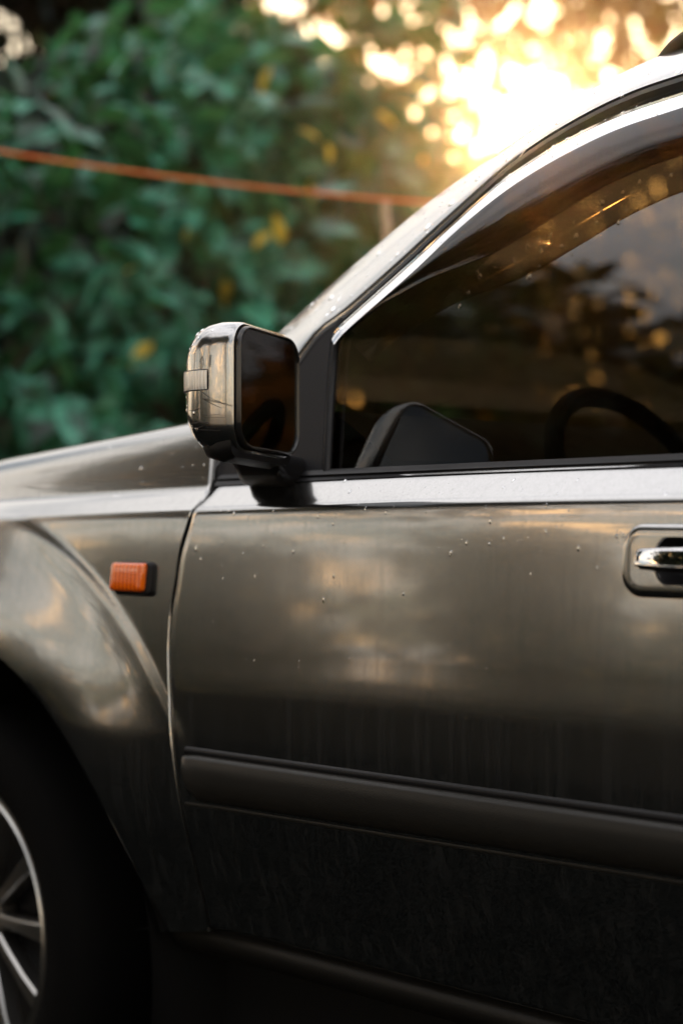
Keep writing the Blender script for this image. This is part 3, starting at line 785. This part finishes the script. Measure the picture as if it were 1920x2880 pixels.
# underbody and cabin
m = MB(); m.box((.85, .89, .30), (1.95, .72, .05)); m.box((.70, .20, .33), (.86, .05, .09)); m.build('underbody', LINER, car, False)
m = MB(); m.box((.75, .89, .40), (.95, .76, .02)); m.box((-.30, .89, .72), (.05, .70, .32)); m.build('cabin_floor', CABIN, car, False)
m = MB(); rows = [[Vector((x, y, z)) for y in (.12, .3, .6, .9, 1.2, 1.5, 1.66)] for x, z in ((-.25, 1.13), (-.05, 1.165), (.16, 1.16), (.27, 1.09), (.30, .95), (.26, .75), (.15, .60))]
m.rows(rows).build('dashboard', CABIN, car)
m = MB(); m.rows([[Vector((x, y, z)) for x in (.35, .7, 1.1)] for y, z in ((.10, 1.05), (.085, .98), (.09, .8), (.11, .5))]); m.build('door_trim', CABIN, front_door)
def seat(y, x):
    m = MB()
    rows = [[Vector((x + a, y + u, z)) for u in ()] for a, z in ()]
    def slab(path, hw, th):
        rr = []
        for p, w, t in zip(path, hw, th):
            rr.append([p + Vector((u*0 + v*.9, u, v*.25)) for u, v in rrect(w, t, t*.8, 5)])
        return rr
    m.rows(slab([Vector((x+.05, y, .62)), Vector((x+.10, y, .78)), Vector((x+.17, y, .95)), Vector((x+.23, y, 1.10)), Vector((x+.26, y, 1.19))], (.22, .25, .25, .22, .15), (.07, .07, .065, .055, .04)), True, True, True)
    s = m.build('front_seat', SEAT, car)
    m = MB(); m.box((x - .18, y, .58), (.26, .25, .07)); c = m.build('cushion', SEAT, s); bevel(c, .04, 3)
    m = MB(); m.rows(slab([Vector((x+.27, y, 1.24)), Vector((x+.28, y, 1.28)), Vector((x+.29, y, 1.36)), Vector((x+.30, y, 1.42)), Vector((x+.305, y, 1.435))], (.09, .125, .13, .11, .07), (.03, .042, .042, .035, .02)), True, True, True); m.build('headrest', SEAT, s)
    for dy in (-.05, .05): MB().tube([Vector((x+.25, y+dy, 1.15)), Vector((x+.275, y+dy, 1.27))], .007, 8).build('headrest_post', CHROME, s)
seat(.50, .86); seat(1.28, .86)
sc = Vector((.42, .50, 1.03)); ax = Vector((.86, 0, .5)).normalized(); e1 = Vector((0, 1, 0)); e2 = ax.cross(e1)
m = MB(); m.tube([sc + e1*(.185*math.cos(2*math.pi*k/40)) + e2*(.185*math.sin(2*math.pi*k/40)) for k in range(41)], .015, 8, False)
for a in (0, 180, 270): m.tube([sc - ax*.02, sc + (e1*math.cos(math.radians(a)) + e2*math.sin(math.radians(a)))*.18], .014, 6)
m.tube([sc - ax*.03, sc - ax*.25], .03, 8); m.tube([sc - ax*.03, sc + ax*.01], .06, 12); m.build('steering_wheel', CABIN, car)
m = MB(); rows = [[Vector((x, y, by_x(ocs, x).z - .05)) for y in (.26, .6, .9, 1.2, 1.52)] for x in (.55, .9, 1.5, 2.2, 2.6)]; m.rows(rows).build('headliner', CABIN, car)
# far side: mirrored copies
def mirrored(o):
    c = o.copy(); COL.objects.link(c); c.parent = car
    c.matrix_parent_inverse = Matrix.Translation(-car.location); c.location = (0, W, 0); c.scale = (1, -1, 1)
    for ch in o.children:
        d = ch.copy(); COL.objects.link(d); d.parent = c
    return c
for o in list(car.children):
    if o.name.split('.')[0] in ('front_fender', 'front_door', 'rear_door', 'rear_quarter', 'rocker_panel', 'roof_pillar', 'roof_rail', 'rear_side_window', 'front_wheel', 'rear_wheel', 'window_pillar', 'side_mirror', 'door_opening_seal'):
        mirrored(o)

# ---- raindrops
def drop_mesh():
    m = MB(); rows = []
    for i, (r, h) in enumerate(((1, 0), (.95, .14), (.78, .28), (.48, .39), (.15, .43))):
        rows.append([(r*math.cos(2*math.pi*k/9), r*math.sin(2*math.pi*k/9), h) for k in range(9)])
    m.rows(rows, True, False, True); return [Vector(p) for p in m.v], m.f
DV, DF = drop_mesh()
def drops(name, items, parent):
    V = []; Fc = []
    for p, nrm, r, st in items:
        q = nrm.to_track_quat('Z', 'Y').to_matrix(); b = len(V)
        dn = Vector((0, 0, -1)) - nrm * Vector((0, 0, -1)).dot(nrm)
        dn = dn.normalized() if dn.length > .05 else Vector((1, 0, 0)); sd = nrm.cross(dn); j = 1 + rng.uniform(-.25, .25)
        for v in DV:
            V.append(p + sd*(v.x*r*j) + dn*(v.y*r*st + (.15*r*st if v.y > 0 else 0)) + nrm*(v.z*r))
        Fc += [tuple(b + i for i in f) for f in DF]
    o = mob(name, V, Fc, WATER, parent, True); o['kind'] = 'stuff'; return o
def sample_faces(o, n, keep, rlo, rhi, stretch=(1, 1.6)):
    me = o.data; P = [p for p in me.polygons if keep(p.center, p.normal)]
    w = [p.area for p in P]; out = []
    for p in rng.choices(P, w, k=n):
        vs3 = [me.vertices[i].co for i in p.vertices]; a, b = rng.random(), rng.random()
        c = vs3[0].lerp(vs3[1], a).lerp((vs3[3] if len(vs3) > 3 else vs3[2]).lerp(vs3[2], a), b)
        nn = p.normal.copy()
        if nn.dot(CAM - c) < 0: nn = -nn
        r = rlo * (rhi / rlo)**(rng.random()**2.2); out.append((c, nn, r, rng.uniform(*stretch)))
    return out
drops('raindrops', sample_faces(pillar, 190, lambda c, n: -.1 < c.x < .75 and c.y < .3, .0013, .0052), pillar)
drops('raindrops', sample_faces(mirror, 60, lambda c, n: (c - MC).dot(MN) < -.055, .001, .0032) + sample_faces(mirror, 40, lambda c, n: c.z < MC.z - .045, .001, .0036, (1.2, 2.2)) + sample_faces(mirror, 25, lambda c, n: c.z > MC.z + .06, .001, .003), mirror)
dd = []
for (x0, x1, y0, y1, n) in ((540, 760, 1440, 1640, 26), (760, 1300, 1420, 1640, 20), (1300, 1760, 1400, 1600, 26), (560, 1900, 1430, 1900, 60), (900, 1900, 1350, 1395, 40), (560, 1900, 1415, 1560, 60)):
    for _ in range(n):
        p = on_side(rng.uniform(x0, x1), rng.uniform(y0, y1)); e = .004
        ny = (side_y(p.x, p.z + e) - side_y(p.x, p.z - e)) / (2*e); nn = Vector((0, -1, ny)).normalized()
        r = .0006 * (4.0)**(rng.random()**2.6); dd.append((p, nn, r, rng.uniform(1, 2.2)))
drops('raindrops', dd, front_door)
drops('raindrops', sample_faces(visor, 90, lambda c, n: n.y < -.1 or True, .0008, .0028), front_door)
gd = []
for k in range(60):
    t = rng.random()**1.3; i = int((.25 + .7*rng.random()) * (NV - 1)); b = vl[i]
    z = b.z - .002 - .05*t**2; gd.append((Vector((b.x + rng.uniform(-.01, .01), gy(z) + .0095, z)), Vector((0, -1, .33)).normalized(), rng.uniform(.0012, .0034), rng.uniform(1, 1.6)))
drops('raindrops', gd, front_door)
drops('raindrops', sample_faces(fender, 40, lambda c, n: -.3 < c.x and c.z > .9, .0008, .0022), fender)
# scuffs on the mirror cap
def scuff(pts, w):
    V = []; Fc = []
    for a, b in zip(pts, pts[1:]):
        t = (b - a).normalized(); s = t.cross(ME).normalized() * w; k = len(V); V += [a - s, a + s, b + s, b - s]; Fc.append((k, k+1, k+2, k+3))
    return V, Fc

CE = pchip([0.0, .01, .03, .0475, .0646, .0789, .0893], [.0835, .0848, .0862, .084, .078, .067, .052])
def cap_pt(d, v): return MC - MN*d + ME*(CE(d) + .0005 + .05*abs(0)) + MK*(v + .05*CE(d))
V, Fc = [], []
def add_scuff(dv, w):
    v_, f_ = scuff([cap_pt(d, v) for d, v in dv], w); k = len(V); V.extend(v_); Fc.extend(tuple(k + i for i in f) for f in f_)
zz_ = []
for i in range(26): zz_.append((.046 - .044*i/25, -.017 - .010*i/25 + (.0022 if i % 2 else -.0012) * rng.uniform(.3, 1)))
add_scuff(zz_, .00028)
add_scuff([(.047, -.008), (.036, -.015), (.024, -.020), (.015, -.024)], .00022); add_scuff([(.043, -.018), (.03, -.024), (.018, -.029)], .0003)
for d0, d1, v, w in ((.070, .050, -.030, .0003), (.064, .020, -.038, .0002), (.066, .038, -.046, .0003), (.060, .036, -.0465, .0004), (.062, .045, -.052, .0003), (.05, .02, -.055, .0002), (.058, .012, -.040, .00015)):
    add_scuff([(d0, v), ((d0 + d1)/2, v + rng.uniform(-.001, .001)), (d1, v + rng.uniform(-.002, .002))], w)
add_scuff([(.033, .037), (.034, .030), (.0345, .022)], .0005); add_scuff([(.050, .029), (.046, .036), (.044, .030), (.044, .024)], .0003)
so = mob('scuff_marks', V, Fc, simple('dark_scuff', (.03, .028, .025), .7), mirror, False); so['kind'] = 'stuff'

# ------------------------------------------------------------------ vegetation
LEAF_UV = np.array([[0, 0, 0], [.28, .42, .06], [.28, -.42, .06], [.5, 0, -.03], [.66, .34, .03], [.66, -.34, .03], [1, 0, -.10]])
LEAF_F = np.array([[0, 3, 1, -1], [0, 2, 3, -1], [1, 3, 4, -1], [3, 2, 5, -1], [3, 6, 4, -1], [3, 5, 6, -1]])[:, :3]
def leaf_cloud(name, pos, dirs, nrm, length, width, mat_, parent):
    n = len(pos); d = dirs / np.linalg.norm(dirs, axis=1, keepdims=True)
    s = np.cross(nrm, d); s /= np.linalg.norm(s, axis=1, keepdims=True) + 1e-9; u = np.cross(d, s)
    L = length[:, None, None]; Wd = (length * width)[:, None, None]
    V = pos[:, None, :] + d[:, None, :] * LEAF_UV[None, :, 0:1] * L + s[:, None, :] * LEAF_UV[None, :, 1:2] * Wd + u[:, None, :] * LEAF_UV[None, :, 2:3] * L
    V = V.reshape(-1, 3); Fc = (LEAF_F[None] + 7 * np.arange(n)[:, None, None]).reshape(-1, 3)
    me = bpy.data.meshes.new(name); me.vertices.add(len(V)); me.vertices.foreach_set('co', V.ravel().astype(np.float32))
    me.loops.add(Fc.size); me.loops.foreach_set('vertex_index', Fc.ravel().astype(np.int32))
    me.polygons.add(len(Fc)); me.polygons.foreach_set('loop_start', (np.arange(len(Fc)) * 3).astype(np.int32)); me.polygons.foreach_set('loop_total', np.full(len(Fc), 3, np.int32))
    me.polygons.foreach_set('use_smooth', np.ones(len(Fc), bool)); me.update(calc_edges=True); me.materials.append(mat_)
    return link(bpy.data.objects.new(name, me), parent)
GAPS = [(8, 40, 50), (25, 105, 20), (105, 112, 24), (130, 150, 20), (235, 8, 16), (265, 8, 14), (650, 32, 24), (715, 10, 20), (790, 10, 20), (720, 52, 16), (655, 88, 14), (868, 70, 18), (860, 100, 18), (935, 82, 18), (925, 172, 18),
        (770, 175, 12), (1050, 165, 26), (1075, 180, 18), (1120, 190, 18), (1140, 322, 20), (1230, 362, 34), (1300, 240, 20), (1410, 70, 20), (1540, 20, 34), (1690, 120, 20)]
LEAF_MESH = {}
def leaf_proto(mat_):
    if mat_.name not in LEAF_MESH:
        me = bpy.data.meshes.new('leaf'); me.from_pydata([tuple(v * np.array([1, .62, 1])) for v in LEAF_UV], [], [tuple(int(i) for i in f) for f in LEAF_F]); me.update()
        me.polygons.foreach_set('use_smooth', [True]*len(me.polygons)); me.materials.append(mat_); LEAF_MESH[mat_.name] = me
    return LEAF_MESH[mat_.name]
SUNN = np.array(SUN_V); CAMN = np.array(CAM)
def plant(name, label, cat, base, crown_c, crown_r, n_leaf, leaf_len, mat_, group, clusters=60, spread=.22, width=.62, trunk_r=.05, single=0, sun_gap=0.0, shell=.55, droop=.55, limbs=14, seed=1, yellow=0):
    g = np.random.default_rng(seed); e = empty(name, base, label, cat, group)
    cc = np.array(crown_c); cr = np.array(crown_r)
    # cluster centres through the crown's volume, denser towards its skin
    v = g.normal(size=(clusters, 3)); v /= np.linalg.norm(v, axis=1, keepdims=True); rad = shell + (1 - shell) * g.random(clusters)**.5
    cen = cc + v * rad[:, None] * cr * (.85 + .3 * g.random((clusters, 1))); cen[:, 2] = np.maximum(cen[:, 2], base[2] + .12)
    k = g.integers(0, clusters, n_leaf); sz = spread * (.6 + .8 * g.random(clusters))
    off = g.normal(size=(n_leaf, 3)) * sz[k][:, None] * np.array([1, 1, .62]); pos = cen[k] + off; pos[:, 2] = np.maximum(pos[:, 2], base[2] + .03)
    if sun_gap:
        rel = pos - CAMN; t_ = rel @ SUNN; dist = np.linalg.norm(rel - t_[:, None] * SUNN, axis=1)
        keep = g.random(n_leaf) < np.clip((dist - sun_gap * .4) / (sun_gap * .8), 0, 1); pos = pos[keep]; k = k[keep]; off = off[keep]
    if cat == 'tree' and (Vector(base) - CAM).dot(FWD) > 0:          # ragged openings in the crowns where the sky shows through
        rel = pos - CAMN; zf = rel @ np.array(FWD); ok = np.ones(len(pos), bool)
        for px_, py_, rr_ in GAPS:
            c_ = np.array(ray(px_, py_, 1.0)) - CAMN; dd2 = np.linalg.norm(rel - zf[:, None] * c_, axis=1) / zf * FPX
            ok &= ~((dd2 < rr_ * .45 + .42 * leaf_len / zf * FPX) & (g.random(len(pos)) < .985))
        pos = pos[ok]; k = k[ok]; off = off[ok]
    n = len(pos)
    out = (pos - cc) / cr; out /= np.linalg.norm(out, axis=1, keepdims=True) + 1e-9
    az = g.normal(size=(n, 3)) * .75; d = out * .55 + az; d[:, 2] -= droop
    nm = out * .5 + g.normal(size=(n, 3)) * .45; nm[:, 2] += .75
    ln = leaf_len * (.55 + .8 * g.random(n))
    ns = min(single, n)
    if ns:   # the foremost leaves are objects of their own
        depth = (pos - CAMN) @ np.array(FWD); o = np.argsort(depth + g.random(n) * .8); first, rest = o[:ns], o[ns:]
        me = leaf_proto(mat_)
        for q_, i in enumerate(first):
            dd_ = Vector(d[i]).normalized(); s_ = Vector(nm[i]).cross(dd_).normalized(); u_ = dd_.cross(s_)
            M = Matrix((dd_, s_, u_)).transposed().to_4x4(); lo = bpy.data.objects.new('leaf', leaf_proto(LEAF_ACC) if q_ % max(1, ns // max(1, yellow)) == 0 and yellow else me); COL.objects.link(lo); lo.parent = e
            lo.matrix_local = Matrix.Translation(Vector(pos[i]) - e.location) @ M @ Matrix.Scale(float(ln[i]) * (.6 if lo.data.materials[0] is LEAF_ACC else 1.05), 4)
        pos, d, nm, ln = pos[rest], d[rest], nm[rest], ln[rest]
    c = leaf_cloud('crown' if cat == 'tree' else 'foliage', pos, d, nm, ln, np.full(len(pos), width), mat_, e); c['kind'] = 'stuff'
    m = MB(); b = Vector(base); top = Vector(crown_c) + Vector((g.normal()*.15, g.normal()*.15, crown_r[2]*.35)); mid = b.lerp(top, .5) + Vector((g.normal()*.12, g.normal()*.12, 0))
    tp = spline([b - Vector((0, 0, .15)), b.lerp(mid, .5), mid, top], 12); m.tube(tp, [trunk_r * (1.25 - 1.05 * i / 11) for i in range(12)], 9)
    order = g.permutation(clusters)[:limbs]
    for j in order:
        q = Vector(cen[j]); s = tp[int(3 + 6 * g.random())]; md = s.lerp(q, .5) + Vector((0, 0, .12 * (q - s).length)); rr = trunk_r * .45
        m.tube(spline([s, md, q], 7), [rr * (1 - .8 * i / 6) for i in range(7)], 6)
    m.build('trunk' if cat == 'tree' else 'stem', BARK, e)
    return e
def P3(R, Z, z): p = rz(R, Z, z); return (p.x, p.y, p.z)
GA = 'shrubs behind the car'; GB = 'trees behind the car'
def gb(R, Z): p = rz(R, Z); return (p.x, p.y, ground_z(p.x, p.y))
plant('shrub', 'broad leaved blue green shrub at the left edge, lowest behind the hood', 'shrub', gb(-1.55, 6.7), P3(-1.55, 6.7, 1.45), (.8, .8, 1.2), 1000, .185, LEAF_TEAL, GA, 54, .15, single=160, seed=3)
plant('shrub', 'dense blue green shrub rising above the bonnet behind the orange twine', 'shrub', gb(-.75, 7.2), P3(-.75, 7.2, 1.9), (.75, .75, 1.25), 1250, .18, LEAF_TEAL, GA, 58, .15, single=180, seed=4, yellow=12)
plant('shrub', 'mid green shrub with scattered leaves coloured sunlit yellow above the door mirror', 'shrub', gb(.05, 7.6), P3(.05, 7.6, 1.7), (.7, .7, 1.2), 1400, .15, LEAF_MID, GA, 62, .15, single=160, sun_gap=.5, seed=5, yellow=34)
plant('shrub', 'small leaved yellow green shrub beside the windscreen pillar', 'shrub', gb(.85, 8.2), P3(.85, 8.2, 1.35), (.75, .8, 1.1), 2000, .12, LEAF_YEL, GA, 80, .2, single=80, sun_gap=.5, seed=6, yellow=34)
plant('shrub', 'shrub hidden behind the car roof on the right', 'shrub', gb(2.5, 8.4), P3(2.5, 8.4, 1.2), (1.0, 1.0, 1.1), 1200, .2, LEAF_MID, GA, 60, .22, sun_gap=.5, seed=7)
plant('tree', 'dark evergreen tree filling the upper left behind the shrubs', 'tree', gb(-1.9, 9.6), P3(-1.7, 9.6, 3.0), (1.5, 1.3, 1.7), 13000, .18, LEAF_DARK, GB, 230, .24, trunk_r=.11, seed=8)
plant('tree', 'green tree reaching the top edge between the sky gaps', 'tree', gb(-.3, 9.4), P3(-.35, 9.4, 2.9), (.9, 1.0, 1.1), 3000, .2, LEAF_MID, GB, 110, .2, trunk_r=.09, sun_gap=.5, seed=9)
plant('tree', 'backlit golden brown tree with the sun shining through its leaves', 'tree', gb(.9, 12.5), P3(.8, 12.5, 3.9), (1.6, 1.6, 2.1), 10000, .13, LEAF_GOLD, GB, 160, .26, trunk_r=.12, sun_gap=.4, seed=10)
plant('tree', 'loose yellow green tree at the upper right above the car roof', 'tree', gb(2.9, 13.5), P3(2.9, 13.5, 4.4), (1.8, 1.6, 2.2), 6500, .14, LEAF_YEL, GB, 120, .28, trunk_r=.12, sun_gap=.45, seed=12)
plant('tree', 'far dark tree at the left beyond the evergreen', 'tree', gb(-4.6, 11), P3(-4.6, 11, 2.8), (1.8, 1.6, 2.6), 6000, .18, LEAF_DARK, GB, 110, .3, trunk_r=.14, seed=13)

# undergrowth mass behind the shrubs
n = 9000; g = np.random.default_rng(21)
R = g.uniform(-7, 7, n); Z = g.uniform(8.6, 11.5, n); zz = g.random(n)**1.2 * 1.9
pos = np.array([CAMN + np.array(RIGHT)*a + np.array(FWD)*b for a, b in zip(R, Z)]); pos[:, 2] = zz + .05
d = g.normal(size=(n, 3)); d[:, 2] -= .3; nm = g.normal(size=(n, 3)) * .5; nm[:, 2] += .7
ug = leaf_cloud('undergrowth', pos, d, nm, .20 * (.6 + .7*g.random(n)), np.full(n, .6), LEAF_DARK, None)
ug['kind'] = 'stuff'; ug['label'] = 'dark tangled undergrowth behind the shrubs'; ug['category'] = 'undergrowth'

# trees on the photographer's side, mirrored in the paint and glass
GC = 'trees mirrored in the car'
def tree2(x, y, h, cz_, r, n, mat_, label, seed, cl=120, ll=.2, base=None):
    plant('tree', label, 'tree', base or (x, y, 0), (x, y, cz_), r, n, ll, mat_, GC, cl, .34, trunk_r=.16, seed=seed)
tree2(-6.6, -6.2, 8, 5.3, (2.5, 2.5, 1.6), 9000, LEAF_DARK, 'overhanging tree mirrored dark in the door window', 31, 170, .34, (-9.6, -3.6, 0))
tree2(-3.4, -9.0, 7, 5.5, (2.5, 2.4, 1.6), 5000, LEAF_DARK, 'tree mirrored at the right of the door window', 32, 150, .3)
tree2(-17.5, -9.2, 6, .9, (3.0, 3.0, .9), 4000, LEAF_DARK, 'low broad bush mirrored in the front of the door', 33, 110, .3)
tree2(-8.5, -16.0, 6, 1.1, (2.6, 2.6, 1.1), 5000, LEAF_DARK, 'low broad bush mirrored in the middle of the door', 34, 110, .3)
tree2(-8.8, -7.6, 3, 1.15, (.95, .95, .9), 4500, LEAF_DARK, 'small bush mirrored dark behind the marker lamp', 36, 40, .2)
tree2(-6.95, -9.35, 3, 1.5, (.5, .5, 1.35), 3600, LEAF_DARK, 'pointed bush mirrored in the middle of the door', 37, 36, .2)
tree2(.6, -8.4, 7, 5.7, (2.3, 2.2, 1.8), 8000, LEAF_DARK, 'unseen tree added to darken the glass of the door mirror', 39, 150, .32)  # added tree: keeps bright sky out of the mirror's reflection
tree2(-22.0, -10.0, 6, 1.2, (4, 4, 1.2), 5000, LEAF_DARK, 'far tree mirrored in the front fender', 35, 110, .36)

# ------------------------------------------------------------------ orange twine and hanging strand
a = ray(0, 435, 4.6); b = ray(1212, 581, 4.6); dr = (b - a)
pa, pb = a - dr*.45, b + dr*.42
pts = [pa.lerp(pb, i / 60) for i in range(61)]
for i, p in enumerate(pts): p.z -= .05 * (1 - (2*i/60 - 1)**2) - .045
m = MB()
for ph in (0, 2.094, 4.19):
    q = [];
    for i in range(361):
        t = i / 360; c = pts[min(60, int(t*60))].lerp(pts[min(60, int(t*60) + 1)], t*60 - int(t*60)); w = t * 260 + ph
        q.append(c + Vector((0, 0, 1))*(.0024*math.cos(w)) + FWD*(.0024*math.sin(w)))
    m.tube(q, .0026, 5)
twine = tag(m.build('twine', ROPE), 'taut orange twine stretched across in front of the shrubs', 'twine')
for p, w in ((pa, 'left'), (pb, 'right')):
    m = MB(); m.tube([Vector((p.x, p.y, -.2)), Vector((p.x + .01, p.y, .9)), Vector((p.x, p.y, p.z + .12))], [.035, .032, .028], 10)
    tag(m.build('wooden_stake', STAKE), 'wooden stake holding the %s end of the orange twine' % w, 'stake', 'stakes of the twine')
t0 = ray(1085, 566, 4.6); q = spline([t0, ray(1084, 600, 4.6), ray(1089, 640, 4.6), ray(1083, 675, 4.6), ray(1086, 705, 4.6)], 20)
m = MB(); m.tube(q, [.005 + .005*abs(math.sin(i*.9)) + .003*(i < 14) for i in range(20)], 8)
tag(m.build('hanging_strand', STRING), 'short pale dried strand hanging from the orange twine', 'strand')

# ------------------------------------------------------------------ haze box added for the glow around the sun
m = MB(); m.box((0, 0, 5.0), (48, 48, 6.2)); hz = m.build('haze', None, None, False)
hm = bpy.data.materials.new('glow_haze'); hm.use_nodes = True; ht = hm.node_tree; ht.nodes.clear()
pv = ht.nodes.new('ShaderNodeVolumePrincipled'); pv.inputs['Color'].default_value = (.95, .93, .9, 1); pv.inputs['Density'].default_value = .0010; pv.inputs['Anisotropy'].default_value = .958
ho = ht.nodes.new('ShaderNodeOutputMaterial'); ht.links.new(pv.outputs[0], ho.inputs['Volume']); hz.data.materials.append(hm)
hz['kind'] = 'stuff'; hz['label'] = 'thin haze added to give the glow around the sun'; hz['category'] = 'haze'
